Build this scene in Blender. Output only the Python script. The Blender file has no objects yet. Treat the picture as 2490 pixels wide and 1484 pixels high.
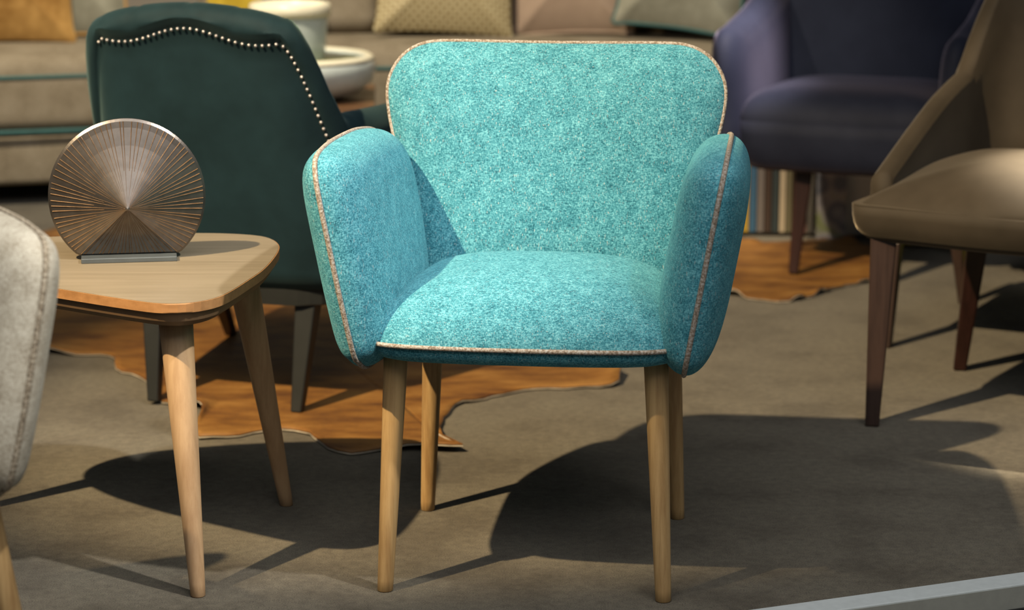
import bpy, bmesh, math, random
from mathutils import Vector, Matrix
random.seed(7)
scene = bpy.context.scene
C = scene.collection
R = math.radians

# ------------------------------------------------------------------ camera
cam_d = bpy.data.cameras.new('camera')
cam = bpy.data.objects.new('camera', cam_d); C.objects.link(cam)
cam.location = (0, 0, 1.22)
cam.rotation_euler = (R(90 - 11.8), 0, 0)
cam_d.sensor_width = 36.0
cam_d.lens = 36.0 * 5800 / 2490
cam_d.clip_end = 60
cam_d.dof.use_dof = True
cam_d.dof.focus_distance = 3.80
cam_d.dof.aperture_fstop = 4.0
scene.camera = cam

# ------------------------------------------------------------------ world, lamps, exposure
world = bpy.data.worlds.new('hall'); scene.world = world
world.use_nodes = True
bg = world.node_tree.nodes['Background']
bg.inputs[0].default_value = (0.62, 0.72, 0.80, 1)
bg.inputs[1].default_value = 0.10

def spot(name, loc, target, watts, color, angle, blend=0.3, radius=0.03):
    d = bpy.data.lights.new(name, 'SPOT')
    d.energy = watts; d.color = color; d.spot_size = R(angle); d.spot_blend = blend
    d.shadow_soft_size = radius
    o = bpy.data.objects.new(name, d); C.objects.link(o)
    o.location = loc
    o.rotation_euler = (Vector(target) - Vector(loc)).to_track_quat('-Z', 'Y').to_euler()
    return o

def area(name, loc, target, watts, color, sx, sy):
    d = bpy.data.lights.new(name, 'AREA')
    d.shape = 'RECTANGLE'; d.size = sx; d.size_y = sy; d.energy = watts; d.color = color
    o = bpy.data.objects.new(name, d); C.objects.link(o)
    o.location = loc
    o.rotation_euler = (Vector(target) - Vector(loc)).to_track_quat('-Z', 'Y').to_euler()
    return o

WARM = (1.0, 0.78, 0.47)
WARM2 = (1.0, 0.88, 0.68)
NEUT = (1.0, 0.96, 0.88)
spot('track_spot_left', (-2.7, 1.23, 4.62), (0.18, 5.02, 0.0), 3000, WARM, 23.5, 0.5, 0.045)
spot('track_spot_right', (1.3, 2.5, 3.0), (-0.40, 3.78, 0.5), 500, NEUT, 22, 0.9, 0.05)
spot('fill_spot_oat', (0.3, 1.5, 3.2), (-0.72, 2.98, 0.60), 560, NEUT, 11.5, 0.8, 0.05)  # added lamp, brightens the oatmeal arm that the right spot misses
spot('track_spot_sofa', (-1.2, 5.6, 3.2), (-0.7, 7.8, 0.4), 640, WARM2, 75, 0.6, 0.06)
spot('track_spot_navy', (1.75, 4.9, 3.2), (0.57, 6.32, 0.64), 2400, (1.0, 0.88, 0.86), 11.5, 1.0, 0.05)
spot('track_spot_brown', (1.62, 5.02, 3.3), (1.17, 4.62, 0.5), 4800, WARM2, 11, 0.8, 0.05)
spot('fill_spot_shelf', (-0.3, 5.2, 3.2), (0.95, 6.8, 0.1), 260, WARM2, 17, 0.9, 0.05)  # added lamp, lifts the books that stay dark behind the navy chair
area('soft_overhead_fill', (0.3, 1.3, 3.5), (0.3, 2.9, 0), 125, (1.0, 0.98, 0.95), 3.6, 3.2)  # unseen soft fill, set low and forward to lift the front floor

scene.view_settings.view_transform = 'Standard'
scene.view_settings.look = 'None'
scene.view_settings.gamma = 1.0
scene.view_settings.use_curve_mapping = False
scene.view_settings.exposure = 0.0

# ------------------------------------------------------------------ materials
def new_mat(name):
    m = bpy.data.materials.new(name); m.use_nodes = True
    nt = m.node_tree
    return m, nt, nt.nodes['Principled BSDF']

def ramp(nt, src, stops):
    r = nt.nodes.new('ShaderNodeValToRGB')
    el = r.color_ramp.elements
    while len(el) < len(stops): el.new(0.5)
    for e, (p, c) in zip(el, stops):
        e.position = p; e.color = (*c, 1)
    nt.links.new(src, r.inputs[0])
    return r.outputs[0]

def coords(nt, scale=(1, 1, 1), rot=(0, 0, 0)):
    t = nt.nodes.new('ShaderNodeTexCoord'); mp = nt.nodes.new('ShaderNodeMapping')
    mp.inputs['Scale'].default_value = scale
    mp.inputs['Rotation'].default_value = rot
    nt.links.new(t.outputs['Object'], mp.inputs[0])
    return mp.outputs[0]

def noise(nt, vec, scale, detail=3, rough=0.6):
    n = nt.nodes.new('ShaderNodeTexNoise')
    n.inputs['Scale'].default_value = scale; n.inputs['Detail'].default_value = detail
    n.inputs['Roughness'].default_value = rough
    nt.links.new(vec, n.inputs['Vector'])
    return n.outputs[0]

def math_n(nt, op, a, b):
    m = nt.nodes.new('ShaderNodeMath'); m.operation = op
    for i, v in enumerate((a, b)):
        if isinstance(v, (int, float)): m.inputs[i].default_value = v
        else: nt.links.new(v, m.inputs[i])
    return m.outputs[0]

def mixc(nt, fac, a, b, mode='MIX'):
    m = nt.nodes.new('ShaderNodeMix'); m.data_type = 'RGBA'; m.blend_type = mode
    if isinstance(fac, (int, float)): m.inputs[0].default_value = fac
    else: nt.links.new(fac, m.inputs[0])
    for i, v in ((6, a), (7, b)):
        if isinstance(v, tuple): m.inputs[i].default_value = (*v, 1)
        else: nt.links.new(v, m.inputs[i])
    return m.outputs[2]

def bump(nt, bsdf, h, strength, dist=0.002):
    b = nt.nodes.new('ShaderNodeBump')
    b.inputs['Strength'].default_value = strength; b.inputs['Distance'].default_value = dist
    nt.links.new(h, b.inputs['Height']); nt.links.new(b.outputs[0], bsdf.inputs['Normal'])

def fabric(name, dark, mid, light, fine=420, blotch=28, fine_amt=0.55, sheen=0.25, rough=0.9, bmp=0.35, fleck=None):
    """chenille: fine mottled threads in two crossing directions over soft blotches"""
    m, nt, b = new_mat(name)
    v1 = coords(nt, (1.0, 0.8, 0.35)); v2 = coords(nt, (0.35, 0.35, 1.0)); v3 = coords(nt)
    a = noise(nt, v1, fine, 2, 0.7); c = noise(nt, v2, fine * 0.9, 2, 0.7)
    bl = noise(nt, v3, blotch, 4, 0.62)
    t = math_n(nt, 'ADD', math_n(nt, 'MULTIPLY', a, fine_amt), math_n(nt, 'MULTIPLY', c, fine_amt))
    t = math_n(nt, 'ADD', t, math_n(nt, 'MULTIPLY', bl, 0.6))
    t = math_n(nt, 'DIVIDE', t, 0.6 + 2 * fine_amt)
    col = ramp(nt, t, [(0.385, dark), (0.5, mid), (0.615, light)])
    if fleck:
        fz = noise(nt, coords(nt, (1.0, 1.0, 0.16)), 620, 1, 0.5)
        fm = ramp(nt, fz, [(0.66, (0, 0, 0)), (0.74, (0.6, 0.6, 0.6))])
        col = mixc(nt, fm, col, fleck)
    nt.links.new(col, b.inputs['Base Color'])
    b.inputs['Roughness'].default_value = rough
    b.inputs['Sheen Weight'].default_value = sheen
    b.inputs['Sheen Tint'].default_value = (*light, 1)
    b.inputs['Specular IOR Level'].default_value = 0.15
    bump(nt, b, t, bmp, 0.003)
    return m

def velvet(name, dark, light, blotch=6, sheen=1.0, tint=None, rough=0.75):
    m, nt, b = new_mat(name)
    v = coords(nt)
    n = noise(nt, v, blotch, 4, 0.6)
    col = ramp(nt, n, [(0.35, dark), (0.68, light)])
    nt.links.new(col, b.inputs['Base Color'])
    b.inputs['Roughness'].default_value = rough
    b.inputs['Specular IOR Level'].default_value = 0.2
    b.inputs['Sheen Weight'].default_value = sheen
    b.inputs['Sheen Roughness'].default_value = 0.35
    b.inputs['Sheen Tint'].default_value = (*(tint or light), 1)
    bump(nt, b, noise(nt, v, 900, 2), 0.1, 0.001)
    return m

def wood(name, dark, light, scale=26, rough=0.5, axis=2):
    m, nt, b = new_mat(name)
    sc = [1.0, 1.0, 1.0]; sc[axis] = 0.06
    v = coords(nt, tuple(sc))
    n = noise(nt, v, scale * 4, 5, 0.7); n2 = noise(nt, v, scale, 2)
    t = math_n(nt, 'ADD', math_n(nt, 'MULTIPLY', n, 0.6), math_n(nt, 'MULTIPLY', n2, 0.4))
    nt.links.new(ramp(nt, t, [(0.36, dark), (0.6, light)]), b.inputs['Base Color'])
    b.inputs['Roughness'].default_value = rough
    bump(nt, b, n, 0.08, 0.001)
    return m

def plain(name, col, rough=0.6, metal=0.0, var=0.12, scale=20):
    m, nt, b = new_mat(name)
    n = noise(nt, coords(nt), scale, 3)
    lo = tuple(c * (1 - var) for c in col); hi = tuple(min(1, c * (1 + var)) for c in col)
    nt.links.new(ramp(nt, n, [(0.3, lo), (0.7, hi)]), b.inputs['Base Color'])
    b.inputs['Roughness'].default_value = rough; b.inputs['Metallic'].default_value = metal
    return m

def cord(name, cols):
    m, nt, b = new_mat(name)
    n = noise(nt, coords(nt), 260, 2, 0.6)
    nt.links.new(ramp(nt, n, [(0.36, cols[0]), (0.5, cols[1]), (0.62, cols[2])]), b.inputs['Base Color'])
    b.inputs['Roughness'].default_value = 0.9
    bump(nt, b, noise(nt, coords(nt), 500, 2), 0.6, 0.002)
    return m

M = {}
M['teal'] = fabric('teal_chenille', (0.010, 0.078, 0.115), (0.050, 0.225, 0.290), (0.165, 0.44, 0.51), 640, 42, 1.5, 0.25, 0.9, 0.6, (0.46, 0.46, 0.44))
M['oat'] = fabric('oatmeal_chenille', (0.22, 0.185, 0.135), (0.36, 0.325, 0.26), (0.48, 0.445, 0.37), 500, 30)
M['cord'] = cord('mixed_piping', ((0.14, 0.105, 0.078), (0.285, 0.23, 0.18), (0.36, 0.345, 0.325)))
M['cord_oat'] = cord('oat_piping', ((0.10, 0.075, 0.05), (0.24, 0.19, 0.13), (0.40, 0.35, 0.27)))
M['beech'] = wood('beech_leg', (0.27, 0.155, 0.06), (0.44, 0.285, 0.125), 30, 0.45)
M['beech2'] = wood('table_leg_wood', (0.34, 0.205, 0.105), (0.46, 0.30, 0.165), 24, 0.5)
M['top'] = wood('table_top_veneer', (0.165, 0.133, 0.090), (0.212, 0.172, 0.120), 16, 0.42, 0)
M['edge'] = wood('table_edge_wood', (0.26, 0.125, 0.045), (0.36, 0.18, 0.07), 20, 0.5, 0)
M['apron'] = plain('table_apron_wood', (0.17, 0.10, 0.05), 0.55)
M['bronze'] = plain('ribbed_bronze', (0.125, 0.110, 0.10), 0.30, 0.85, 0.15, 45)
M['gilt'] = plain('rubbed_gold_ridge', (0.17, 0.095, 0.042), 0.45, 0.3, 0.35, 60)
M['slate'] = plain('grey_metal_plate', (0.10, 0.115, 0.125), 0.4, 0.5)
M['green'] = velvet('dark_green_velvet', (0.005, 0.017, 0.022), (0.011, 0.032, 0.041), 5, 0.9, (0.20, 0.30, 0.28))
M['stud'] = plain('pewter_stud', (0.62, 0.58, 0.58), 0.35, 0.85)
M['black'] = plain('black_lacquer', (0.012, 0.013, 0.012), 0.45)
M['navy'] = velvet('navy_velvet', (0.004, 0.006, 0.016), (0.010, 0.013, 0.027), 4, 0.35, (0.55, 0.48, 0.62))
M['taupe'] = velvet('taupe_velvet', (0.024, 0.018, 0.011), (0.043, 0.033, 0.022), 4, 0.5, (0.75, 0.62, 0.45))
M['darkwood'] = wood('dark_brown_wood', (0.018, 0.010, 0.008), (0.040, 0.023, 0.018), 20, 0.4)
M['redwood'] = wood('dark_red_wood', (0.012, 0.004, 0.003), (0.026, 0.009, 0.007), 20, 0.35)
M['sofa'] = fabric('beige_sofa_weave', (0.165, 0.132, 0.088), (0.225, 0.185, 0.128), (0.275, 0.232, 0.168), 260, 9, 0.35, 0.2)
M['tealpipe'] = plain('teal_piping', (0.03, 0.10, 0.095), 0.8)
M['gold'] = velvet('gold_velvet', (0.24, 0.12, 0.028), (0.50, 0.29, 0.09), 9, 0.8, (0.9, 0.7, 0.4))
M['yellow'] = velvet('yellow_velvet', (0.42, 0.28, 0.02), (0.62, 0.44, 0.05), 9, 0.6, (0.9, 0.8, 0.4))
M['rose'] = velvet('rose_taupe_velvet', (0.30, 0.215, 0.155), (0.40, 0.295, 0.215), 5, 0.5)
M['sage'] = velvet('sage_silk', (0.20, 0.19, 0.14), (0.33, 0.32, 0.25), 7, 0.5)
M['brownpil'] = velvet('brown_velvet', (0.05, 0.03, 0.015), (0.10, 0.06, 0.03), 7, 0.5)
M['celadon'] = plain('celadon_glaze', (0.55, 0.60, 0.56), 0.22, 0, 0.1, 8)
M['cream'] = plain('cream_glaze', (0.78, 0.72, 0.54), 0.25, 0, 0.06, 8)
M['moss'] = plain('moss_glaze', (0.20, 0.23, 0.075), 0.35, 0, 0.2, 10)
M['walnut'] = wood('walnut_table', (0.06, 0.028, 0.012), (0.17, 0.08, 0.032), 12, 0.4, 0)
M['alu'] = plain('brushed_aluminium', (0.60, 0.64, 0.64), 0.5, 0.15, 0.05, 60)
M['alu_side'] = plain('aluminium_side', (0.33, 0.335, 0.30), 0.5, 0.3, 0.05, 60)
M['rubber'] = plain('black_rubber', (0.01, 0.01, 0.01), 0.8)
M['hideback'] = plain('raw_hide', (0.36, 0.31, 0.24), 0.9, 0, 0.5, 18)
M['white'] = plain('white_paint', (0.74, 0.71, 0.66), 0.6, 0, 0.04)
M['paper'] = plain('page_paper', (0.55, 0.50, 0.40), 0.9)

def patterned_gold():
    m, nt, b = new_mat('woven_gold_diamond')
    v = coords(nt, (1, 1, 1), (0, R(45), 0))
    ch = nt.nodes.new('ShaderNodeTexWave'); ch.inputs['Scale'].default_value = 16; ch.inputs['Distortion'].default_value = 1.0
    nt.links.new(v, ch.inputs[0])
    v2 = coords(nt, (1, 1, 1), (0, R(-45), 0))
    c2 = nt.nodes.new('ShaderNodeTexWave'); c2.inputs['Scale'].default_value = 16; c2.inputs['Distortion'].default_value = 1.0
    nt.links.new(v2, c2.inputs[0])
    s = math_n(nt, 'MULTIPLY', ch.outputs[1], c2.outputs[1])
    n = noise(nt, coords(nt), 120, 3)
    s = math_n(nt, 'ADD', math_n(nt, 'MULTIPLY', s, 0.7), math_n(nt, 'MULTIPLY', n, 0.4))
    nt.links.new(ramp(nt, s, [(0.15, (0.26, 0.19, 0.08)), (0.7, (0.62, 0.53, 0.32))]), b.inputs['Base Color'])
    b.inputs['Roughness'].default_value = 0.6
    bump(nt, b, s, 0.5, 0.004)
    return m
M['goldweave'] = patterned_gold()

def carpet():
    m, nt, b = new_mat('grey_brown_carpet')
    v = coords(nt)
    f = noise(nt, v, 430, 3, 0.8); g = noise(nt, v, 4.5, 4, 0.6); h = noise(nt, v, 60, 3)
    base = ramp(nt, g, [(0.36, (0.084, 0.070, 0.050)), (0.52, (0.118, 0.101, 0.074)), (0.7, (0.130, 0.114, 0.084))])
    t = math_n(nt, 'ADD', math_n(nt, 'MULTIPLY', f, 0.75), math_n(nt, 'MULTIPLY', h, 0.25))
    fine = ramp(nt, t, [(0.32, (0.30, 0.30, 0.30)), (0.68, (1.65, 1.65, 1.65))])
    nt.links.new(mixc(nt, 1.0, base, fine, 'MULTIPLY'), b.inputs['Base Color'])
    b.inputs['Roughness'].default_value = 1.0
    b.inputs['Specular IOR Level'].default_value = 0.05
    b.inputs['Sheen Weight'].default_value = 0.1
    bump(nt, b, t, 0.6, 0.004)
    return m
M['carpet'] = carpet()

def hide_mat():
    m, nt, b = new_mat('brown_cowhide')
    v = coords(nt, (1, 2.2, 1))
    n = noise(nt, v, 5, 6, 0.62); f = noise(nt, coords(nt, (1, 5, 1)), 160, 3)
    base = ramp(nt, n, [(0.32, (0.070, 0.023, 0.005)), (0.5, (0.185, 0.078, 0.013)), (0.7, (0.285, 0.14, 0.032))])
    fine = ramp(nt, f, [(0.3, (0.72, 0.72, 0.72)), (0.7, (1.2, 1.2, 1.2))])
    nt.links.new(mixc(nt, 1.0, base, fine, 'MULTIPLY'), b.inputs['Base Color'])
    b.inputs['Roughness'].default_value = 0.6
    b.inputs['Sheen Weight'].default_value = 0.0
    bump(nt, b, f, 0.25, 0.002)
    return m
M['hide'] = hide_mat()

# ------------------------------------------------------------------ mesh helpers
def link(name, me, mat, parent=None):
    o = bpy.data.objects.new(name, me); C.objects.link(o)
    if mat is not None and len(me.materials) == 0: me.materials.append(mat)
    if parent is not None: o.parent = parent
    return o

def mesh(name, verts, faces, mat, parent=None, smooth=True):
    me = bpy.data.meshes.new(name)
    me.from_pydata([tuple(v) for v in verts], [], faces)
    bm = bmesh.new(); bm.from_mesh(me)
    bmesh.ops.recalc_face_normals(bm, faces=bm.faces)
    bm.to_mesh(me); bm.free()
    for p in me.polygons: p.use_smooth = smooth
    me.update()
    return link(name, me, mat, parent)

def thing(name, label, cat, loc=(0, 0, 0), rz=0.0, group=None):
    o = bpy.data.objects.new(name, None); C.objects.link(o)
    o.empty_display_size = 0.1
    o.location = loc; o.rotation_euler = (0, 0, rz)
    o['label'] = label; o['category'] = cat
    if group: o['group'] = group
    return o

def tag(o, label, cat, group=None):
    o['label'] = label; o['category'] = cat
    if group: o['group'] = group
    return o

def struct(o):
    o['kind'] = 'structure'; return o

def spline(pts, per=8, closed=True):
    """Catmull-Rom through the points"""
    P = [Vector(p) for p in pts]; n = len(P); out = []
    rng = range(n) if closed else range(n - 1)
    for i in rng:
        if closed: a, b, c, d = P[i - 1], P[i], P[(i + 1) % n], P[(i + 2) % n]
        else: a, b, c, d = P[max(i - 1, 0)], P[i], P[i + 1], P[min(i + 2, n - 1)]
        for k in range(per):
            t = k / per
            out.append(0.5 * ((2 * b) + (c - a) * t + (2 * a - 5 * b + 4 * c - d) * t * t + (3 * b - a - 3 * c + d) * t ** 3))
    if not closed: out.append(P[-1].copy())
    return out

def resample(pts, n, closed=True):
    P = list(pts) + ([pts[0]] if closed else [])
    L = [0]
    for a, b in zip(P, P[1:]): L.append(L[-1] + (b - a).length)
    out = []; j = 0
    cnt = n if closed else n - 1
    for i in range(n):
        t = L[-1] * i / cnt
        while j < len(L) - 2 and L[j + 1] < t: j += 1
        f = (t - L[j]) / max(L[j + 1] - L[j], 1e-9)
        out.append(P[j].lerp(P[j + 1], min(f, 1)))
    return out

def pillow_faces(outline, mapf, tp, tn, a=2.6, b=0.55, rings=18, centre=None):
    """two domed faces sewn together along a 2D outline; mapf(u, v, w) -> 3D, w along the normal"""
    n = len(outline)
    cx = centre or (sum(p[0] for p in outline) / n, sum(p[1] for p in outline) / n)
    verts, faces = [], []
    rs = [math.sin(math.pi / 2 * (i / rings) ** 0.9) for i in range(rings + 1)]
    def side(T, flip):
        if T is None: return
        base = len(verts)
        verts.append(mapf(cx[0], cx[1], T))
        for i in range(1, rings + 1):
            r = rs[i]
            h = T * max(0.0, 1 - r ** a) ** b
            for p in outline:
                verts.append(mapf(cx[0] + (p[0] - cx[0]) * r, cx[1] + (p[1] - cx[1]) * r, h))
        for k in range(n):
            k2 = (k + 1) % n
            faces.append((base, base + 1 + k, base + 1 + k2))
            for i in range(rings - 1):
                q = base + 1 + i * n; q2 = q + n
                faces.append((q + k, q2 + k, q2 + k2, q + k2))
    side(tp, False); side(-tn if tn is not None else None, True)
    return verts, faces

def pillow(name, outline, mapf, tp, tn, mat, parent=None, **kw):
    v, f = pillow_faces(outline, mapf, tp, tn, **kw)
    me = bpy.data.meshes.new(name); me.from_pydata([tuple(x) for x in v], [], f)
    bm = bmesh.new(); bm.from_mesh(me)
    bmesh.ops.remove_doubles(bm, verts=bm.verts, dist=1e-5)
    bmesh.ops.recalc_face_normals(bm, faces=bm.faces)
    bm.to_mesh(me); bm.free()
    for p in me.polygons: p.use_smooth = True
    return link(name, me, mat, parent)

def tube_geo(pts, r, closed=False, seg=8, r2=None, cap=True):
    n = len(pts); P = [Vector(p) for p in pts]
    verts, faces = [], []
    up = Vector((0.13, 0.37, 0.92)).normalized()
    prev = None
    for i in range(n):
        if closed: t = P[(i + 1) % n] - P[i - 1]
        else: t = P[min(i + 1, n - 1)] - P[max(i - 1, 0)]
        t.normalize()
        if prev is None:
            x = t.cross(up)
            if x.length < 0.1: x = t.cross(Vector((1, 0, 0)))
        else: x = prev - t * prev.dot(t)
        x.normalize(); prev = x; y = t.cross(x)
        rr = r if r2 is None else r + (r2 - r) * i / (n - 1)
        for k in range(seg):
            an = 2 * math.pi * k / seg
            verts.append(P[i] + (x * math.cos(an) + y * math.sin(an)) * rr)
    m = n if closed else n - 1
    for i in range(m):
        for k in range(seg):
            a = i * seg; b = ((i + 1) % n) * seg; k2 = (k + 1) % seg
            faces.append((a + k, a + k2, b + k2, b + k))
    if not closed and cap:
        faces.append(tuple(range(seg))); faces.append(tuple(range((n - 1) * seg, n * seg)))
    return verts, faces

def tube(name, pts, r, mat, parent=None, closed=False, seg=8, r2=None):
    v, f = tube_geo(pts, r, closed, seg, r2)
    return mesh(name, v, f, mat, parent)

def round_leg(name, top, foot, rt, rf, mat, parent, seg=28):
    """turned tapered leg with softened foot"""
    top, foot = Vector(top), Vector(foot)
    prof = [(0.0, 0.86), (0.004, 1.0)]
    prof += [(0.05 + 0.95 * i / 10, None) for i in range(11)]
    verts, faces = [], []
    L = foot.z - top.z
    for t, k in prof:
        c = foot.lerp(top, t)
        r = (rf + (rt - rf) * t) if k is None else rf * k
        for j in range(seg):
            an = 2 * math.pi * j / seg
            verts.append((c.x + r * math.cos(an), c.y + r * math.sin(an), c.z))
    n = len(prof)
    for i in range(n - 1):
        for j in range(seg):
            j2 = (j + 1) % seg
            faces.append((i * seg + j, i * seg + j2, (i + 1) * seg + j2, (i + 1) * seg + j))
    faces.append(tuple(range(seg))); faces.append(tuple(range((n - 1) * seg, n * seg)))
    o = mesh(name, verts, faces, mat, parent)
    return o

def square_leg(name, top, foot, wt, wf, mat, parent, rz=0.0, bev=0.004):
    top, foot = Vector(top), Vector(foot)
    bm = bmesh.new()
    vs = []
    for c, w in ((foot, wf), (top, wt)):
        for sx, sy in ((-1, -1), (1, -1), (1, 1), (-1, 1)):
            d = Vector((sx * w / 2, sy * w / 2, 0)); d.rotate(Matrix.Rotation(rz, 3, 'Z'))
            vs.append(bm.verts.new(c + d))
    bm.faces.new(vs[0:4][::-1]); bm.faces.new(vs[4:8])
    for k in range(4): bm.faces.new((vs[k], vs[(k + 1) % 4], vs[4 + (k + 1) % 4], vs[4 + k]))
    bmesh.ops.bevel(bm, geom=bm.edges[:], offset=bev, segments=2, profile=0.5, affect='EDGES')
    bmesh.ops.recalc_face_normals(bm, faces=bm.faces)
    me = bpy.data.meshes.new(name); bm.to_mesh(me); bm.free()
    return link(name, me, mat, parent)

def rbox_bm(size, loc, r, seg=4, puff=0.0):
    bm = bmesh.new()
    bmesh.ops.create_cube(bm, size=1)
    for v in bm.verts: v.co = Vector((v.co.x * size[0], v.co.y * size[1], v.co.z * size[2]))
    if r > 0: bmesh.ops.bevel(bm, geom=bm.edges[:], offset=r, segments=seg, profile=0.5, affect='EDGES')
    if puff > 0:
        bmesh.ops.subdivide_edges(bm, edges=[e for e in bm.edges if e.calc_length() > 0.08], cuts=8, use_grid_fill=True)
        for v in bm.verts:
            fx = max(0, 1 - (2 * v.co.x / size[0]) ** 2); fy = max(0, 1 - (2 * v.co.y / size[1]) ** 2); fz = max(0, 1 - (2 * v.co.z / size[2]) ** 2)
            if v.co.z > 0: v.co.z += puff * (fx * fy) ** 0.5
            v.co.y += (1 if v.co.y > 0 else -1) * puff * 0.5 * (fx * fz) ** 0.5
    bmesh.ops.recalc_face_normals(bm, faces=bm.faces)
    for v in bm.verts: v.co += Vector(loc)
    return bm

def rbox(name, size, loc, r, mat, parent=None, seg=4, puff=0.0, smooth=True):
    bm = rbox_bm(size, loc, r, seg, puff)
    me = bpy.data.meshes.new(name); bm.to_mesh(me); bm.free()
    for p in me.polygons: p.use_smooth = smooth
    return link(name, me, mat, parent)

def lathe(name, prof, mat, parent=None, seg=56, loc=(0, 0, 0)):
    verts, faces = [], []
    for r, z in prof:
        for j in range(seg):
            an = 2 * math.pi * j / seg
            verts.append((loc[0] + r * math.cos(an), loc[1] + r * math.sin(an), loc[2] + z))
    for i in range(len(prof) - 1):
        for j in range(seg):
            j2 = (j + 1) % seg
            faces.append((i * seg + j, i * seg + j2, (i + 1) * seg + j2, (i + 1) * seg + j))
    faces.append(tuple(range(seg))); faces.append(tuple(range((len(prof) - 1) * seg, len(prof) * seg)))
    return mesh(name, verts, faces, mat, parent)

def slab(name, outline, z0, z1, mat, parent=None, bev=0.0, smooth=False):
    bm = bmesh.new()
    lo = [bm.verts.new((p[0], p[1], z0)) for p in outline]
    hi = [bm.verts.new((p[0], p[1], z1)) for p in outline]
    n = len(outline)
    bm.faces.new(lo[::-1]); bm.faces.new(hi)
    for k in range(n): bm.faces.new((lo[k], lo[(k + 1) % n], hi[(k + 1) % n], hi[k]))
    if bev > 0:
        es = [e for e in bm.edges if abs(e.verts[0].co.z - e.verts[1].co.z) < 1e-6]
        bmesh.ops.bevel(bm, geom=es, offset=bev, segments=2, profile=0.5, affect='EDGES')
    bmesh.ops.recalc_face_normals(bm, faces=bm.faces)
    me = bpy.data.meshes.new(name); bm.to_mesh(me); bm.free()
    for p in me.polygons: p.use_smooth = smooth
    return link(name, me, mat, parent)

def offset_outline(outline, d):
    n = len(outline); out = []
    for i in range(n):
        a, b = Vector(outline[i - 1][:2]), Vector(outline[(i + 1) % n][:2])
        t = (b - a).normalized(); nn = Vector((t.y, -t.x))
        p = Vector(outline[i][:2]) + nn * d
        out.append(Vector((p.x, p.y, 0)))
    return out

def sstep(a, b, x):
    t = min(1, max(0, (x - a) / (b - a))); return t * t * (3 - 2 * t)

# ------------------------------------------------------------------ setting
EDGE_P = Vector((0.386, 3.525, 0)); EDGE_U = Vector((0.927, 0.374, 0)).normalized(); EDGE_N = Vector((EDGE_U.y, -EDGE_U.x, 0))
def edge_pt(t, off=0.0): return EDGE_P + EDGE_U * t + EDGE_N * off
a, b = edge_pt(-4.2), edge_pt(4.6)
fl = slab('floor', [a, b, (b.x, 9.7, 0), (a.x, 9.7, 0)], -0.03, 0.0, M['carpet']); struct(fl)
M['concrete'] = plain('hall_concrete', (0.17, 0.15, 0.12), 0.9, 0, 0.2, 30)
lf = slab('floor', [(-6, -3), (6, -3), (6, 9.9), (-6, 9.9)], -0.09, -0.042, M['concrete']); struct(lf)
tr = bpy.data.objects.new('trim_1', None); C.objects.link(tr); struct(tr)
def strip(name, off0, off1, z0, z1, mat, bev):
    p = [edge_pt(-4.2, off0), edge_pt(-4.2, off1), edge_pt(4.6, off1), edge_pt(4.6, off0)]
    return slab(name, p, z0, z1, mat, tr, bev)
strip('edge_profile', 0.0, 0.052, -0.036, 0.003, M['alu'], 0.001)
strip('edge_side', 0.0525, 0.0545, -0.036, 0.0005, M['alu_side'], 0.0)
strip('rubber_seal', 0.0, 0.058, -0.0418, -0.0365, M['rubber'], 0.0)
M['wall'] = plain('hall_wall_paint', (0.30, 0.26, 0.21), 0.9, 0, 0.05, 3)
struct(slab('wall_back', [(-6, 9.7), (6, 9.7), (6, 9.8), (-6, 9.8)], -0.042, 3.2, M['wall']))

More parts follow.
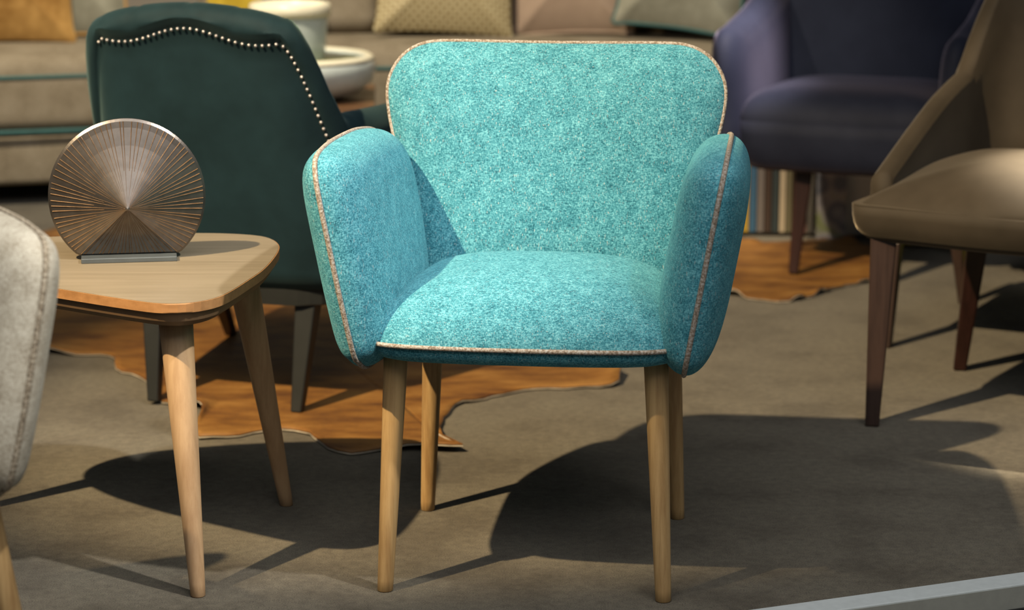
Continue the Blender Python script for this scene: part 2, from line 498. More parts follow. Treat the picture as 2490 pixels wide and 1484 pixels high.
# ------------------------------------------------------------------ tub armchair (teal, oatmeal)
def make_tub_chair(name, label, loc, rz, fab, pip, lt=0.203, lf=0.221):
    t = thing(name, label, 'armchair', loc, rz)
    # seat
    half = [(0, -0.292), (0.10, -0.290), (0.185, -0.281), (0.228, -0.262), (0.250, -0.225), (0.253, -0.15), (0.250, 0.0), (0.24, 0.08), (0.225, 0.14), (0.17, 0.172), (0.08, 0.18)]
    pts = [(x, y, 0) for x, y in half] + [(0, 0.181, 0)] + [(-x, y, 0) for x, y in half[:0:-1]]
    ol = resample(spline(pts, 8), 120)
    ZS = 0.412
    def seat_map(u, v, w):
        return Vector((u, v, ZS + w - 0.012 * (u / 0.24) ** 2 * (1 if w > 0.001 else 0)))
    pillow('seat_cushion', ol, seat_map, 0.092, None, fab, t, a=3.6, b=0.58, rings=24, centre=(0, -0.04))
    oi = offset_outline(ol, -0.003)
    def base_map(u, v, w): return Vector((u, v, ZS - 0.0005 + w))
    pillow('seat_base', oi, base_map, 0.0005, 0.036, fab, t, a=10, b=0.42, rings=16, centre=(0, -0.02))
    tube('seat_piping', [Vector((p.x, p.y, ZS)) for p in offset_outline(ol, 0.001)], 0.0038, pip, t, closed=True)
    # backrest
    hb = [(0, 0.834), (0.09, 0.8345), (0.17, 0.835), (0.222, 0.832), (0.258, 0.816), (0.281, 0.788), (0.291, 0.755), (0.287, 0.71), (0.273, 0.65), (0.255, 0.58), (0.245, 0.50), (0.232, 0.42), (0.215, 0.385), (0.17, 0.37), (0.08, 0.366)]
    hb = [(x, z - 0.009 * (z - 0.366) / 0.468) for x, z in hb]
    pts = [(x, z, 0) for x, z in hb] + [(0, 0.366, 0)] + [(-x, z, 0) for x, z in hb[:0:-1]]
    ob = resample(spline(pts, 8), 140)
    def back_map(u, z, w):
        y = 0.190 + 0.22 * (z - 0.45) + 0.05 * u * u
        n = Vector((0, -0.975, 0.22))
        return Vector((u, y, z)) + n * w
    bk = pillow('backrest', ob, back_map, 0.048, 0.055, fab, t, a=2.6, b=0.7, rings=22, centre=(0, 0.62))
    tube('back_piping', [back_map(p.x, p.y, 0) for p in offset_outline(ob, 0.0005)], 0.0040, pip, bk, closed=True)
    # arms: an inner and an outer panel sewn along a piped seam
    arm = [(-0.272, 0.384), (-0.293, 0.402), (-0.309, 0.482), (-0.317, 0.571), (-0.321, 0.640), (-0.314, 0.682), (-0.283, 0.703), (-0.19, 0.709), (-0.06, 0.706), (0.07, 0.698), (0.17, 0.682), (0.225, 0.645), (0.24, 0.58), (0.235, 0.49), (0.21, 0.41), (0.16, 0.37), (0.06, 0.356), (-0.10, 0.355), (-0.22, 0.364)]
    oa = resample(spline([(y, z, 0) for y, z in arm], 8), 130)
    for s in (1, -1):
        def arm_map(y, z, w, s=s):
            x = 0.1825 + 0.1789 * z - 0.30 * max(0, y - 0.02) ** 2
            wi = w if w > 0 else w * 1.0
            return Vector((s * (x + 0.984 * wi), y, z - 0.176 * wi))
        ar = pillow('armrest', oa, arm_map, 0.047, 0.064, fab, t, a=4.0, b=0.5, rings=24, centre=(-0.03, 0.545))
        tube('arm_piping', [arm_map(p.x, p.y, 0) for p in oa], 0.0042, pip, ar, closed=True)
    for sx in (1, -1):
        for sy in (-1, 1):
            round_leg('leg', (sx * lt, sy * 0.20, 0.392), (sx * lf, sy * 0.224, 0.0), 0.0195, 0.0125, M['beech'], t)
    return t

make_tub_chair('tub_armchair', 'teal chenille armchair with pale mixed piping and tapered beech legs', (0.044, 3.816, 0), R(-6.7), M['teal'], M['cord'])
make_tub_chair('tub_armchair', 'oatmeal chenille armchair cut off at the left edge, beside the small table', (-0.982, 3.0, 0), R(27), M['oat'], M['cord_oat'], 0.235, 0.30)

# ------------------------------------------------------------------ side table
def side_table():
    c = Vector((-0.64, 3.90, 0))
    t = thing('side_table', 'small three-legged wooden side table with rounded pebble top', 'table', c)
    pts = [(-.721, 3.693), (-.601, 3.61), (-.538, 3.576), (-.490, 3.583), (-.451, 3.635), (-.422, 3.767), (-.406, 3.872), (-.400, 4.020), (-.411, 4.100), (-.441, 4.158), (-.502, 4.186), (-.583, 4.192), (-.70, 4.182), (-.811, 4.156), (-.92, 4.112), (-.980, 4.045), (-.985, 3.96), (-.93, 3.87), (-.83, 3.775)]
    ol = resample(spline([(x - c.x, y - c.y, 0) for x, y in pts], 8), 150)
    top = slab('tabletop', ol, 0.460, 0.475, M['edge'], t, 0.0015)
    slab('top_veneer', offset_outline(ol, -0.0015), 0.4745, 0.4757, M['top'], top, 0.0)
    # bevelled frame below the top
    verts, faces = [], []
    n = len(ol)
    rings = [(-0.004, 0.460), (-0.010, 0.445), (-0.022, 0.436), (-0.05, 0.434)]
    for off, z in rings:
        for p in offset_outline(ol, off): verts.append((p.x, p.y, z))
    for i in range(len(rings) - 1):
        for k in range(n): faces.append((i * n + k, i * n + (k + 1) % n, (i + 1) * n + (k + 1) % n, (i + 1) * n + k))
    faces.append(tuple(range((len(rings) - 1) * n, len(rings) * n)))
    faces.append(tuple(range(n)))
    mesh('apron', verts, faces, M['apron'], t, smooth=False)
    for tp, ft in (((-.530, 3.672), (-.4955, 3.592)), ((-.466, 4.035), (-.402, 4.092)), ((-.905, 4.01), (-.975, 4.04))):
        round_leg('leg', (tp[0] - c.x, tp[1] - c.y, 0.437), (ft[0] - c.x, ft[1] - c.y, 0), 0.0275, 0.0118, M['beech2'], t)
side_table()

# ------------------------------------------------------------------ ribbed disc ornament
def ornament():
    t = thing('ribbed_disc_ornament', 'round bronze ornament with ridges fanning from a raised centre on side table', 'ornament', (-0.644, 3.945, 0.4757), R(9))
    Rr, cz, hz, zb = 0.130, 0.1075, 0.0935, 0.0085
    N = 80
    angs = []
    for i in range(N):
        angs.append(2 * math.pi * (i + random.uniform(-0.27, 0.27)) / N)
    def rim(an):
        dx, dz = math.cos(an), math.sin(an)
        bq = (hz - cz) * dz
        r = -bq + math.sqrt(bq * bq - ((hz - cz) ** 2 - Rr * Rr))
        if dz < 0: r = min(r, (hz - zb) / -dz)
        return r
    depth = 0.056; edge = 0.005
    def pt(an, f, extra=0.0, side=-1):
        r = rim(an) * f
        h = edge + (depth - edge) * (1 - f) ** 1.15
        if f > 0.99: h -= 0.002
        return Vector((r * math.cos(an), side * (h + extra), hz + r * math.sin(an)))
    verts, faces = [], []
    fs = [0.0, 0.2, 0.45, 0.7, 0.9, 0.97, 1.0]
    fine = []
    for i in range(N):
        a0 = angs[i]; a1 = angs[(i + 1) % N] + (2 * math.pi if i == N - 1 else 0)
        fine += [a0, (a0 + a1) / 2]
    m = len(fine)
    for side in (-1, 1):
        base = len(verts)
        for f in fs[1:]:
            for j, an in enumerate(fine):
                verts.append(pt(an, f, 0.0, side))
        verts.append(Vector((0, side * depth, hz))); ci = len(verts) - 1
        for j in range(m):
            j2 = (j + 1) % m
            faces.append((ci, base + j, base + j2))
            for i in range(len(fs) - 2):
                q = base + i * m; faces.append((q + j, q + m + j, q + m + j2, q + j2))
    o1 = (len(fs) - 2) * m; o2 = len(fs[1:]) * m + 1 + (len(fs) - 2) * m
    for j in range(m):
        j2 = (j + 1) % m
        faces.append((o1 + j, o1 + j2, o2 + j2, o2 + j))
    body = mesh('disc_body', verts, faces, M['bronze'], t, smooth=False)
    for i, an in enumerate(angs):
        f0 = random.choice((0.04, 0.05, 0.3, 0.42)) if i % 2 else 0.03
        vv, ff = [], []
        fl_ = [f0] + [f for f in fs[1:-1] if f > f0 + 0.05]
        for f in fl_:
            if f == f0:                               # on the chord between the rings of the body
                lo = max(q for q in fs if q <= f); hi = min(q for q in fs if q > f)
                p = (pt(an, lo) if lo > 0 else Vector((0, -depth, hz))).lerp(pt(an, hi), (f - lo) / (hi - lo))
            else: p = pt(an, f)
            tn = Vector((-math.sin(an), 0, math.cos(an)))
            w = 0.0004 + 0.0009 * f
            vv += [p + tn * w + Vector((0, 0.0012, 0)), p + Vector((0, -0.0003 - 0.0014 * f, 0)), p - tn * w + Vector((0, 0.0012, 0))]
        nk = len(fl_)
        for k in range(nk - 1):
            for q in range(3):
                ff.append((k * 3 + q, k * 3 + (q + 1) % 3, k * 3 + 3 + (q + 1) % 3, k * 3 + 3 + q))
        ff += [(0, 1, 2), (nk * 3 - 3, nk * 3 - 2, nk * 3 - 1)]
        mesh('ridge', vv, ff, M['gilt'], body, smooth=False)
    rbox('base_plate', (0.158, 0.075, 0.0085), (0, 0, 0.00425), 0.0012, M['slate'], t, 2, smooth=False)
ornament()

# ------------------------------------------------------------------ green velvet chair seen from behind
def green_chair():
    t = thing('velvet_armchair', 'dark green velvet armchair seen from behind with a row of metal studs', 'armchair', (-0.592, 4.78, 0), R(-16.9))
    # plan path of the shell, local x right, y forward (away from the viewer)
    half = [(0.0, 0.0), (0.10, 0.002), (0.185, 0.008), (0.224, 0.022), (0.252, 0.055), (0.270, 0.12), (0.285, 0.24), (0.30, 0.36), (0.310, 0.46)]
    path = spline([(-x, y, 0) for x, y in half[:0:-1]] + [(x, y, 0) for x, y in half], 10, closed=False)
    path = resample(path, 121, closed=False)
    arc = [0]
    for p, q in zip(path, path[1:]): arc.append(arc[-1] + (q - p).length)
    mid = arc[-1] / 2; arc = [x - mid for x in arc]
    def htop(a):
        a = abs(a)
        h = 0.848 - 0.7 * min(a, 0.25) ** 2
        h -= 0.185 * sstep(0.218, 0.298, a)
        return h - 0.0 * a
    def lean(a, z):
        return (0.27 - 0.20 * sstep(0.16, 0.42, abs(a))) * max(0, z - 0.27)
    def nail_z(a):
        a = abs(a)
        return 0.787 - 0.35 * a * a + 0.012 * math.cos(a * 24) - 0.27 * sstep(0.186, 0.285, a)
    def frame(i):
        t_ = (path[min(i + 1, 120)] - path[max(i - 1, 0)]).normalized()
        return t_, Vector((t_.y, -t_.x, 0))          # outward normal
    def place(i, z, off):
        a = arc[i]; tt, n = frame(i)
        flare = 0.10 * sstep(0.2, 0.45, abs(a)) * max(0, z - 0.27)
        p = path[i] + n * (off + flare) + Vector((0, -1, 0)) * lean(a, z)
        return Vector((p.x, p.y, z))
    RR = 0.042
    pleats = [-0.20, -0.115, 0.0, 0.105, 0.19, 0.26, 0.33]
    def section(i):
        a = arc[i]; H = htop(a); zn = min(nail_z(a), H - 0.03)
        pinch = 1 - 0.06 * sum(math.exp(-((a - q) / 0.006) ** 2) for q in pleats)
        pts = []
        K = 14
        for k in range(K + 1):                       # outer face up to the stud line
            z = 0.262 + (zn - 0.262) * k / K
            pts.append((z, 0.004 * math.sin(math.pi * k / K)))
        zc = H - RR
        pts.append((zn + 0.006, 0.004)); pts.append((zn + 0.016, 0.011))
        if zc > zn + 0.03: pts.append(((zn + zc) / 2 + 0.008, 0.014 * pinch))
        else: pts.append((zn + 0.022, 0.0125))
        for k in range(0, 13):                        # rolled top
            an = math.pi * k / 12
            zz = zc + RR * math.sin(an) * pinch
            pts.append((max(zz, zn + 0.024), 0.014 - 0.052 + 0.052 * math.cos(an) * pinch))
        for z in (zc - 0.1, 0.45, 0.36, 0.262):
            pts.append((min(z, zc), -0.095))
        return pts
    verts, faces = [], []
    ns = None
    for i in range(121):
        s = section(i); ns = len(s)
        for z, off in s: verts.append(place(i, z, off))
    for i in range(120):
        for k in range(ns - 1):
            faces.append((i * ns + k, i * ns + k + 1, (i + 1) * ns + k + 1, (i + 1) * ns + k))
        faces.append((i * ns + ns - 1, i * ns, (i + 1) * ns, (i + 1) * ns + ns - 1))
    faces.append(tuple(range(ns))); faces.append(tuple(range(120 * ns, 121 * ns)))
    shell = mesh('back_shell', verts, faces, M['green'], t)
    # studs
    me = None; lasta = -9; prev = None
    for j in range(0, 1400):
        fi = 8 + j * (112 - 8) / 1400; i = int(fi); f = fi - i
        a = arc[i] * (1 - f) + arc[i + 1] * f
        if a > 0.30 or a < -0.197: continue
        z = min(nail_z(a), htop(a) - 0.03)
        p = place(i, z, 0.004).lerp(place(i + 1, z, 0.004), f)
        if prev is not None and (p - prev).length < 0.0132: continue
        prev = p
        _, n = frame(i)
        if me is None:
            bm = bmesh.new(); bmesh.ops.create_uvsphere(bm, u_segments=8, v_segments=5, radius=0.0034)
            me = bpy.data.meshes.new('stud'); bm.to_mesh(me); bm.free(); me.materials.append(M['stud'])
            for q in me.polygons: q.use_smooth = True
        o = bpy.data.objects.new('stud', me); C.objects.link(o); o.parent = shell; o.location = p + n * 0.0012
    # seat
    so = resample(spline([(-0.19, 0.06, 0), (0, 0.05, 0), (0.19, 0.06, 0), (0.235, 0.2, 0), (0.26, 0.42, 0), (0.2, 0.52, 0), (0, 0.54, 0), (-0.2, 0.52, 0), (-0.26, 0.42, 0), (-0.235, 0.2, 0)], 8), 80)
    pillow('seat_cushion', so, lambda u, v, w: Vector((u, v, 0.40 + w)), 0.06, 0.06, M['green'], t, a=4, b=0.5)
    ro = resample(spline([(-0.18, 0.012, 0), (0, 0.004, 0), (0.18, 0.012, 0), (0.235, 0.08, 0), (0.275, 0.3, 0), (0.27, 0.5, 0), (0, 0.52, 0), (-0.27, 0.5, 0), (-0.275, 0.3, 0), (-0.235, 0.08, 0)], 8), 80)
    slab('seat_body', ro, 0.272, 0.36, M['green'], t, 0.004)
    slab('rail', offset_outline(ro, 0.001), 0.228, 0.2715, M['black'], t, 0.003)
    for s in (-1, 1):
        square_leg('leg', (s * 0.172, 0.045, 0.24), (s * 0.160, 0.0, 0.008), 0.046, 0.024, M['black'], t)
        square_leg('leg', (s * 0.245, 0.46, 0.24), (s * 0.26, 0.60 if s > 0 else 0.63, 0.008), 0.04, 0.024, M['redwood'], t)
green_chair()

# ------------------------------------------------------------------ cowhides
def cowhide(label, pts, centre, seed):
    rnd = random.Random(seed)
    t = thing('cowhide_rug', label, 'rug', (centre[0], centre[1], 0), 0, 'cowhides on the carpet')
    ol = resample(spline([(x - centre[0], y - centre[1], 0) for x, y in pts], 8), 260)
    ph = [rnd.uniform(0, 6.28) for _ in range(6)]
    n = len(ol)
    def ripple(k): 
        u = 2 * math.pi * k / n
        w = math.sin(9 * u + ph[0]) + 0.8 * math.sin(17 * u + ph[1]) + 0.6 * math.sin(29 * u + ph[2])
        return max(0, w) * 0.009
    fr = [0.25, 0.5, 0.7, 0.84, 0.92, 0.965, 1.0]
    def layer(dz, grow, name, mat):
        verts = [(0, 0, 0.006 + dz)]; faces = []
        for f in fr:
            for k, p in enumerate(ol):
                lift = ripple(k) * max(0, (f - 0.84) / 0.16) ** 2
                j = 1 + ((0.005 * math.sin(41 * 2 * math.pi * k / n + ph[3]) + 0.004 * math.sin(67 * 2 * math.pi * k / n + ph[4]) + 0.003 * math.sin(101 * 2 * math.pi * k / n + ph[5])) if f > 0.95 else 0)
                verts.append((p.x * f * j * grow, p.y * f * j * grow, 0.006 + dz + lift))
        for k in range(n):
            k2 = (k + 1) % n
            faces.append((0, 1 + k, 1 + k2))
            for i in range(len(fr) - 1):
                q = 1 + i * n; faces.append((q + k, q + n + k, q + n + k2, q + k2))
        o = mesh(name, verts, faces, mat, t)
        md = o.modifiers.new('thick', 'SOLIDIFY'); md.thickness = 0.0022; md.offset = -1
        return o
    layer(0.0, 1.0, 'hair_side', M['hide'])
    layer(-0.0035, 1.0012, 'skin_side', M['hideback'])
cowhide('large orange-brown cowhide under the dark green armchair',
        [(-1.041, 5.278), (-.912, 5.26), (-.875, 5.13), (-.80, 5.03), (-.735, 4.84), (-.70, 4.81), (-.655, 4.775), (-.634, 4.72), (-.625, 4.55), (-.55, 4.555), (-.49, 4.59), (-.425, 4.60), (-.385, 4.53), (-.352, 4.455), (-.31, 4.432), (-.25, 4.44), (-.20, 4.455), (-.097, 4.445), (-.14, 4.54), (-.128, 4.76), (-.07, 4.85), (.035, 4.935), (.13, 4.955), (.215, 4.965), (.232, 5.02), (.225, 5.15), (.17, 5.45), (.05, 5.75), (-.02, 6.2), (-.10, 6.65), (-.35, 6.75), (-.6, 6.62), (-.9, 6.85), (-1.2, 6.9), (-1.45, 6.7), (-1.32, 6.2), (-1.15, 5.8), (-1.22, 5.45)],
        (-0.5, 5.55), 3)
cowhide('smaller dark brown cowhide under the navy armchair',
        [(.35, 5.93), (.50, 5.97), (.60, 5.90), (.68, 5.86), (.755, 5.92), (.86, 6.06), (.96, 6.14), (.98, 6.28), (1.06, 6.40), (1.02, 6.60), (.93, 6.72), (.82, 6.70), (.70, 6.68), (.55, 6.70), (.38, 6.62), (.28, 6.35), (.24, 6.1)],
        (0.64, 6.3), 5)

# ------------------------------------------------------------------ navy armchair
def navy_chair():
    t = thing('velvet_armchair', 'navy blue velvet armchair facing the viewer on the far cowhide', 'armchair', (0.93, 6.33, 0), R(-22))
    so = resample(spline([(-0.27, -0.24, 0), (-0.15, -0.275, 0), (0, -0.285, 0), (0.15, -0.275, 0), (0.27, -0.24, 0), (0.29, 0, 0), (0.25, 0.25, 0), (0, 0.29, 0), (-0.25, 0.25, 0), (-0.29, 0, 0)], 8), 100)
    pillow('seat_cushion', so, lambda u, v, w: Vector((u, v, 0.42 + w)), 0.085, None, M['navy'], t, a=5, b=0.5, rings=20)
    pillow('seat_body', so, lambda u, v, w: Vector((u, v, 0.4205 + w)), 0.0005, 0.135, M['navy'], t, a=16, b=0.4, rings=20)
    # back, leaning away
    ob = resample(spline([(-0.27, 0.36, 0), (-0.30, 0.6, 0), (-0.285, 0.86, 0), (-0.20, 0.95, 0), (0, 0.97, 0), (0.20, 0.95, 0), (0.285, 0.86, 0), (0.30, 0.6, 0), (0.27, 0.36, 0), (0, 0.34, 0)], 8), 100)
    pillow('backrest', ob, lambda u, z, w: Vector((u, 0.20 + 0.2 * (z - 0.4) - 0.5 * u * u - w, z)), 0.04, 0.06, M['navy'], t, a=4, b=0.5)
    # arms: broad padded wings, inner face turned to the seat
    for s in (-1, 1):
        oa = resample(spline([(-0.27, 0.30, 0), (-0.29, 0.45, 0), (-0.30, 0.58, 0), (-0.27, 0.645, 0), (-0.18, 0.665, 0), (0.0, 0.70, 0), (0.16, 0.745, 0), (0.27, 0.74, 0), (0.27, 0.5, 0), (0.25, 0.3, 0), (0, 0.285, 0)], 8), 100)
        pillow('armrest', oa, lambda y, z, w, s=s: Vector((s * (0.292 + 0.06 * (z - 0.4) - 0.22 * max(0, y) ** 2 + w), y, z)), 0.045, 0.05, M['navy'], t, a=6, b=0.5, centre=(0, 0.5))
    for s in (-1, 1):
        square_leg('leg', (s * 0.105, -0.165, 0.30), (s * 0.122, -0.192, 0.012), 0.046, 0.026, M['redwood'], t, R(12))
        square_leg('leg', (s * 0.215, 0.22, 0.30), (s * 0.235, 0.25, 0.012), 0.046, 0.026, M['redwood'], t)
navy_chair()

# ------------------------------------------------------------------ taupe velvet chair at the right
def brown_chair():
    rz = math.atan2(-0.48, 0.877)
    t = thing('velvet_side_chair', 'taupe velvet chair with sloping wing and square dark legs at right edge', 'chair', (0.725, 4.653, 0), rz)
    # local: x right along the front, y back along the left side; origin = front-left foot
    so = resample(spline([(-0.035, -0.045, 0), (0.03, -0.055, 0), (0.26, -0.075, 0), (0.50, -0.055, 0), (0.55, -0.03, 0), (0.555, 0.05, 0), (0.53, 0.40, 0), (0.47, 0.50, 0), (0.25, 0.53, 0), (0.04, 0.50, 0), (-0.025, 0.40, 0), (-0.045, 0.03, 0)], 8), 120)
    def sm(u, v, w):
        dip = 0.020 * sstep(0.30, 0.0, u) * sstep(0.3, 0.0, v)
        return Vector((u, v, 0.455 + w - (dip if w > 0 else 0)))
    sf = offset_outline(so, 0.0)
    pillow('seat_cushion', so, sm, 0.085, None, M['taupe'], t, a=2.4, b=0.62, centre=(0.26, 0.2))
    def bm_(u, v, w): return Vector((u, v, 0.456 + w))
    pillow('seat_base', so, bm_, 0.0005, 0.08, M['taupe'], t, a=14, b=0.4, centre=(0.26, 0.2))
    # wing shell: left side, back and right side in one curved wall
    half = [(0.25, 0.56), (0.14, 0.555), (0.065, 0.53), (0.022, 0.47), (0.004, 0.38), (-0.006, 0.26), (-0.012, 0.14), (-0.016, 0.05)]
    path = spline([(x, y, 0) for x, y in half[::-1]] + [(0.5 - x, y, 0) for x, y in half[1:]], 10, closed=False)
    path = resample(path, 90, closed=False)
    verts, faces = [], []; sec = 12
    def ht(p):
        y = p.y
        h = 0.505 + 0.44 * max(0, y - 0.05)
        if y > 0.44: h += 2.3 * (y - 0.44)
        return h
    for i, p in enumerate(path):
        tt = (path[min(i + 1, 89)] - path[max(i - 1, 0)]).normalized(); n = Vector((-tt.y, tt.x, 0))
        H = ht(p)
        th = 0.022
        prof = [(0.40, th)] + [(0.40 + (H - 0.02 - 0.40) * k / 4, th) for k in range(1, 5)]
        prof += [(H - 0.02 + 0.02 * math.sin(math.pi * k / 6), th * math.cos(math.pi * k / 6)) for k in range(1, 6)]
        prof += [(0.40 + (H - 0.02 - 0.40) * k / 4, -th) for k in range(4, -1, -1)]
        sec = len(prof)
        for z, o in prof:
            q = p + n * o + Vector((0, 1, 0)) * 0.22 * max(0, z - 0.45) * sstep(0.3, 0.55, p.y)
            verts.append((q.x, q.y, z))
    for i in range(89):
        for k in range(sec):
            k2 = (k + 1) % sec
            faces.append((i * sec + k, i * sec + k2, (i + 1) * sec + k2, (i + 1) * sec + k))
    faces.append(tuple(range(sec))); faces.append(tuple(range(89 * sec, 90 * sec)))
    mesh('back_shell', verts, faces, M['taupe'], t)
    square_leg('leg', (0.012, 0.0, 0.39), (0.0, 0.0, 0.0), 0.052, 0.028, M['darkwood'], t, R(20))
    square_leg('leg', (0.50, 0.0, 0.39), (0.51, 0.0, 0.0), 0.052, 0.028, M['darkwood'], t, R(20))
    square_leg('leg', (0.055, 0.50, 0.39), (0.0, 0.553, 0.0), 0.050, 0.028, M['redwood'], t, R(20))
    square_leg('leg', (0.45, 0.50, 0.39), (0.50, 0.553, 0.0), 0.050, 0.028, M['redwood'], t, R(20))
brown_chair()

def low_bench():
    rz = math.atan2(-0.46, 0.889)
    t = thing('low_bench', 'low dark wooden bench hidden behind the taupe chair, only its legs showing', 'bench', (0.862, 5.362, 0), rz)
    rbox('bench_top', (0.50, 0.56, 0.022), (0.235, 0.275, 0.259), 0.005, M['darkwood'], t, 2)
    square_leg('leg', (0.01, 0.01, 0.25), (0, 0, 0), 0.034, 0.024, M['darkwood'], t)
    square_leg('leg', (0.46, 0.01, 0.25), (0.47, 0, 0), 0.034, 0.024, M['darkwood'], t)
    square_leg('leg', (-0.012, 0.53, 0.25), (0.015, 0.56, 0), 0.034, 0.024, M['darkwood'], t)
    square_leg('leg', (0.46, 0.53, 0.25), (0.47, 0.56, 0), 0.034, 0.024, M['darkwood'], t)
low_bench()

# ------------------------------------------------------------------ bookcase and books
def bookcase():
    t = thing('low_bookcase', 'low white bookcase standing behind the navy armchair', 'bookcase', (1.02, 6.93, 0), R(-4))
    W, D, Hh, th = 0.72, 0.30, 0.40, 0.012
    rbox('bottom_board', (W, D - 0.04, 0.01), (0, 0.02, 0.006), 0.001, M['white'], t, 1, smooth=False)
    rbox('top_board', (W, D, th), (0, 0, Hh - th / 2), 0.002, M['white'], t, 1, smooth=False)
    rbox('back_board', (W - 2 * th, 0.012, Hh - 2 * th), (0, D / 2 - 0.008, Hh / 2), 0.001, M['white'], t, 1, smooth=False)
    for x in (-W / 2 + th / 2, W / 2 - th / 2):
        rbox('side_panel', (th, D, Hh - 2 * th), (x, 0, Hh / 2), 0.001, M['white'], t, 1, smooth=False)
    rbox('divider', (0.10, D - 0.005, Hh - 2 * th), (-0.02, 0, Hh / 2), 0.001, M['white'], t, 1, smooth=False)
    return t
bc = bookcase()
cols = [((0.42, 0.26, 0.03), 'mustard'), ((0.03, 0.09, 0.16), 'dark blue'), ((0.13, 0.11, 0.10), 'grey'), ((0.04, 0.022, 0.014), 'dark brown'), ((0.02, 0.03, 0.032), 'black'),
        ((0.36, 0.29, 0.20), 'cream'), ((0.10, 0.085, 0.045), 'olive'), ((0.20, 0.085, 0.045), 'rust'), ((0.23, 0.11, 0.10), 'dusty rose'), ((0.16, 0.14, 0.11), 'taupe')]
x = -0.346
for k, (c, nm) in enumerate(cols):
    w = random.uniform(0.016, 0.022); h = random.uniform(0.27, 0.325); dd = random.uniform(0.24, 0.27)
    m = plain('cover_' + nm.replace(' ', '_'), c, 0.6, 0, 0.06)
    o = thing('book', 'upright %s book in the low white bookcase' % nm, 'book', bc.matrix_basis @ Vector((x + w / 2, -0.14 + dd / 2, 0.0125)), R(-4), 'books in the low bookcase')
    # spine and boards wrap a block of pages
    v0 = rbox('cover', (w, dd, h), (0, 0, h / 2), 0.002, m, o, 2, smooth=False)
    rbox('pages', (w - 0.006, dd - 0.004, 0.004), (0, 0.003, h - 0.001), 0.0008, M['paper'], o, 1, smooth=False)
    x += w + 0.002
mg = thing('magazine', 'grey picture magazine leaning at the front of the white bookcase', 'magazine', (0.915, 6.735, 0.003), R(-4))
mm, nt, bs = new_mat('printed_cover')
vo = nt.nodes.new('ShaderNodeTexVoronoi'); vo.inputs['Scale'].default_value = 14
nt.links.new(coords(nt), vo.inputs['Vector'])
nt.links.new(ramp(nt, vo.outputs['Distance'], [(0.1, (0.42, 0.40, 0.42)), (0.4, (0.16, 0.17, 0.20)), (0.6, (0.45, 0.40, 0.38)), (0.8, (0.3, 0.32, 0.14))]), bs.inputs['Base Color'])
bs.inputs['Roughness'].default_value = 0.4
cv = rbox('cover', (0.085, 0.006, 0.29), (0, 0, 0.145), 0.001, mm, mg, 1, smooth=False)
rbox('pages', (0.081, 0.005, 0.284), (0, 0.0058, 0.145), 0.001, M['paper'], mg, 1, smooth=False)
for ch in mg.children: ch.rotation_euler = (R(-7), 0, 0)

# ------------------------------------------------------------------ yellow cushions on the floor at right
def throw_pillow(name, label, size, thick, mat, loc, rot, pipe=None, group=None, corner=0.06):
    t = thing(name, label, 'cushion', loc, 0, group)
    t.rotation_euler = rot
    w, h = size[0] / 2, size[1] / 2
    pts = []
    k = 0.035
    for sx, sy in ((1, 1), (-1, 1), (-1, -1), (1, -1)):
        c = Vector((sx * w, sy * h, 0))
        e1 = Vector((sx * w * 0.72, sy * h * 0.955, 0)); e2 = Vector((sx * w * 0.955, sy * h * 0.72, 0))
        seq = [e2, c * 0.985, e1] if sx * sy > 0 else [e1, c * 0.985, e2]
        pts += seq
        pts.append(Vector((0, sy * h * 0.93, 0)) if sx * sy > 0 else Vector((sx * w * 0.93, 0, 0)))
    ol = resample(spline(pts, 8), 96)
    pillow('cushion_cover', ol, lambda u, v, ww: Vector((u, -ww, v + h)), thick, thick, mat, t, a=1.7, b=0.85, rings=14)
    if pipe: tube('piping', [Vector((p.x, 0, p.y + h)) for p in ol], 0.006, pipe, t, closed=True, seg=6)
    return t
M['lime'] = velvet('lime_velvet', (0.22, 0.22, 0.015), (0.36, 0.32, 0.03), 8, 0.3)
M['crimson'] = plain('crimson_cloth', (0.10, 0.01, 0.02), 0.8)

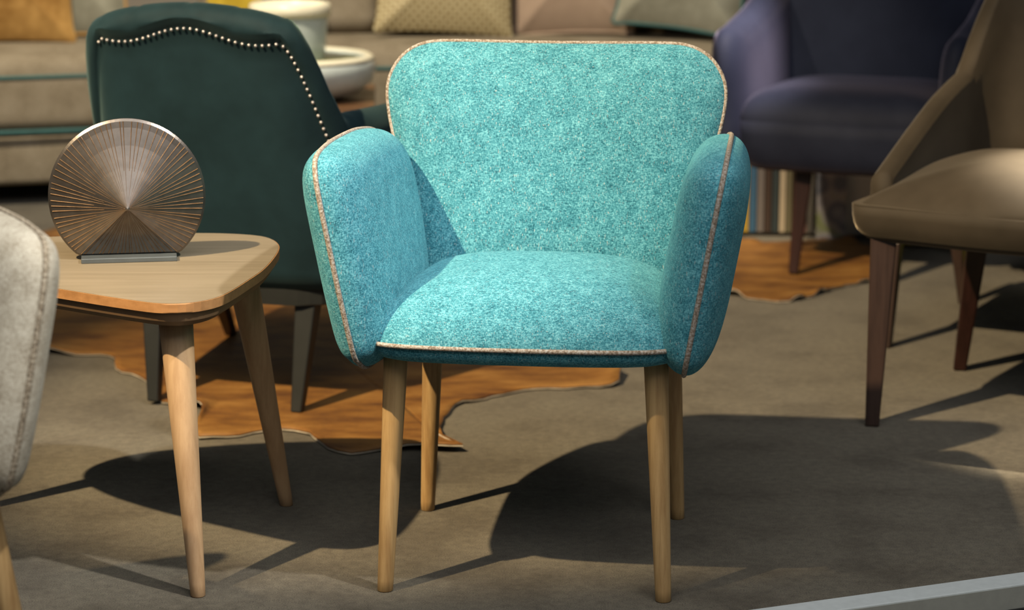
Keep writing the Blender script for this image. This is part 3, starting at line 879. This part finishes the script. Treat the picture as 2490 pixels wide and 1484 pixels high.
# ------------------------------------------------------------------ sofas
def sofa(label, loc, rz, width, nseat, nback, with_arm, dep=0.90):
    t = thing('sofa', label, 'sofa', loc, rz)
    # local: x along the front, y back, front face at y = 0
    sw = width / nseat
    rbox('base_frame', (width, dep, 0.155), (0, dep / 2 + 0.01, 0.145), 0.02, M['sofa'], t)
    for k in range(nseat):
        cx = -width / 2 + sw * (k + 0.5)
        c = rbox('seat_cushion', (sw - 0.008, dep - 0.18, 0.235), (cx, (dep - 0.18) / 2 - 0.005, 0.348), 0.045, M['sofa'], t, 6, 0.02)
        def loop(z, w2, y0, y1):
            r = 0.045
            return [Vector((cx - w2, y1, z)), Vector((cx - w2, y0 + r, z)), Vector((cx - w2 + r * 0.3, y0 + r * 0.3, z)), Vector((cx - w2 + r, y0, z)), Vector((cx, y0 - 0.008, z)), Vector((cx + w2 - r, y0, z)), Vector((cx + w2 - r * 0.3, y0 + r * 0.3, z)), Vector((cx + w2, y0 + r, z)), Vector((cx + w2, y1, z))]
        tube('piping', spline(loop(0.405, sw / 2 - 0.004, -0.006, dep - 0.3), 5, False), 0.0065, M['tealpipe'], c)
        tube('piping', spline(loop(0.236, sw / 2 - 0.004, -0.004, dep - 0.3), 5, False), 0.0075, M['tealpipe'], c)
    bw = width / nback
    for k in range(nback):
        cx = -width / 2 + bw * (k + 0.5)
        bc_ = rbox('back_cushion', (bw - 0.01, 0.2, 0.46), (0, 0, 0.23), 0.06, M['sofa'], t, 6, 0.0)
        bc_.location = (cx, dep - 0.19, 0.468); bc_.rotation_euler = (R(-10), 0, 0)
    rbox('back_frame', (width, 0.14, 0.72), (0, dep + 0.02, 0.42), 0.03, M['sofa'], t)
    for s in with_arm:
        ar = rbox('armrest', (0.17, dep, 0.58), (s * (width / 2 + 0.088), dep / 2, 0.36), 0.04, M['sofa'], t)
        xx = s * (width / 2 + 0.088)
        tube('piping', [Vector((xx - 0.06, -0.003, 0.12)), Vector((xx - 0.06, -0.003, 0.6)), Vector((xx - 0.05, 0.01, 0.645)), Vector((xx - 0.05, dep - 0.1, 0.652))], 0.007, M['tealpipe'], ar)
    for sx in (-1, 1):
        for y in (0.07, dep - 0.1):
            square_leg('leg', (sx * (width / 2 - 0.08), y, 0.09), (sx * (width / 2 - 0.08), y, 0), 0.06, 0.05, M['black'], t)
    return t
sofa('beige sofa with teal piping at left, behind the green armchair', (-1.85, 7.24, 0), R(15), 1.5, 1, 2, ())
sofa('beige sofa with teal piping along the back, holding patterned cushions', (-0.12, 7.60, 0), R(1), 1.86, 1, 3, (1,), 0.66)

gp = 'cushions on the sofas'
throw_pillow('cushion', 'gold velvet cushion on the left sofa', (0.46, 0.46), 0.085, M['gold'], (-1.62, 7.62, 0.474), (R(-14), 0, R(14)), None, gp)
throw_pillow('cushion', 'grey sage cushion behind the gold one on the left sofa', (0.44, 0.42), 0.07, M['sage'], (-1.47, 7.86, 0.474), (R(-12), 0, R(20)), M['gold'], gp)
throw_pillow('cushion', 'yellow velvet cushion above the white pot', (0.19, 0.40), 0.05, M['yellow'], (-0.90, 7.78, 0.480), (R(-12), 0, R(6)), None, gp)
throw_pillow('cushion', 'woven gold cushion with diamond pattern behind the teal armchair', (0.46, 0.42), 0.085, M['goldweave'], (-0.225, 7.79, 0.488), (R(-14), R(3), R(3)), None, gp)
throw_pillow('cushion', 'rose taupe velvet cushion between the woven and the sage cushion', (0.40, 0.40), 0.075, M['rose'], (0.20, 7.86, 0.482), (R(-12), R(-2), R(-4)), M['rose'], gp)
throw_pillow('cushion', 'sage green silk cushion tilted against the sofa arm', (0.42, 0.46), 0.085, M['sage'], (0.53, 7.74, 0.505), (R(-16), R(7), R(-8)), M['tealpipe'], gp)
throw_pillow('cushion', 'dark brown velvet cushion behind the yellow one and the white pot', (0.40, 0.42), 0.055, M['brownpil'], (-0.82, 7.90, 0.480), (R(-12), 0, R(-5)), None, gp)
throw_pillow('floor_cushion', 'yellow cushion leaning on the floor near the white bookcase', (0.30, 0.22), 0.05, M['yellow'], (1.20, 6.62, 0.002), (R(-18), 0, R(-8)), None, None)
throw_pillow('floor_cushion', 'lime cushion with yellow edge on the floor at right edge', (0.42, 0.40), 0.06, M['lime'], (1.44, 6.10, 0.02), (R(-48), R(28), R(-20)), M['yellow'], None)

# ------------------------------------------------------------------ coffee table, bowl and pot
def coffee_table():
    t = thing('coffee_table', 'dark walnut coffee table under the celadon bowl', 'table', (-0.66, 6.92, 0), R(3))
    n = 5
    for k in range(n):
        rbox('plank', (0.52, 0.138, 0.03), (0, -0.29 + 0.142 * (k + 0.03), 0.375), 0.004, M['walnut'], t, 2)
    rbox('apron', (0.46, 0.60, 0.05), (0, 0, 0.334), 0.004, M['walnut'], t, 2)
    for sx in (-1, 1):
        for sy in (-1, 1):
            square_leg('leg', (sx * 0.21, sy * 0.27, 0.335), (sx * 0.22, sy * 0.28, 0.008), 0.05, 0.035, M['walnut'], t)
coffee_table()
def bowl():
    t = thing('ceramic_bowl', 'wide pale celadon bowl with moss green inside on the coffee table', 'bowl', (-0.642, 6.93, 0.3905))
    lathe('bowl_body', [(0.10, 0.0), (0.15, 0.004), (0.20, 0.02), (0.235, 0.05), (0.247, 0.085), (0.242, 0.112), (0.228, 0.124), (0.215, 0.12), (0.20, 0.085), (0.15, 0.055), (0.05, 0.05)], M['celadon'], t)
    lathe('bowl_rim', [(0.243, 0.111), (0.239, 0.121), (0.228, 0.1275), (0.216, 0.122), (0.213, 0.115), (0.228, 0.112)], M['cream'], t)
    lathe('bowl_lining', [(0.2125, 0.114), (0.199, 0.0865), (0.15, 0.0575), (0.02, 0.0525)], M['moss'], t)
bowl()
def pot():
    t = thing('ceramic_pot', 'tall pale celadon pot with cream rim standing in the wide bowl', 'pot', (-0.642, 6.93, 0.4445))
    lathe('pot_body', [(0.085, 0.0), (0.09, 0.004), (0.102, 0.10), (0.110, 0.178), (0.110, 0.182), (0.10, 0.184), (0.095, 0.17), (0.08, 0.02), (0.03, 0.016)], M['celadon'], t)
    lathe('pot_rim', [(0.104, 0.182), (0.116, 0.184), (0.119, 0.20), (0.117, 0.217), (0.110, 0.222), (0.101, 0.218), (0.098, 0.19)], M['cream'], t)
    lathe('soil', [(0.096, 0.176), (0.05, 0.178), (0.01, 0.178)], plain('terracotta_fill', (0.42, 0.20, 0.10), 0.9), t)
pot()
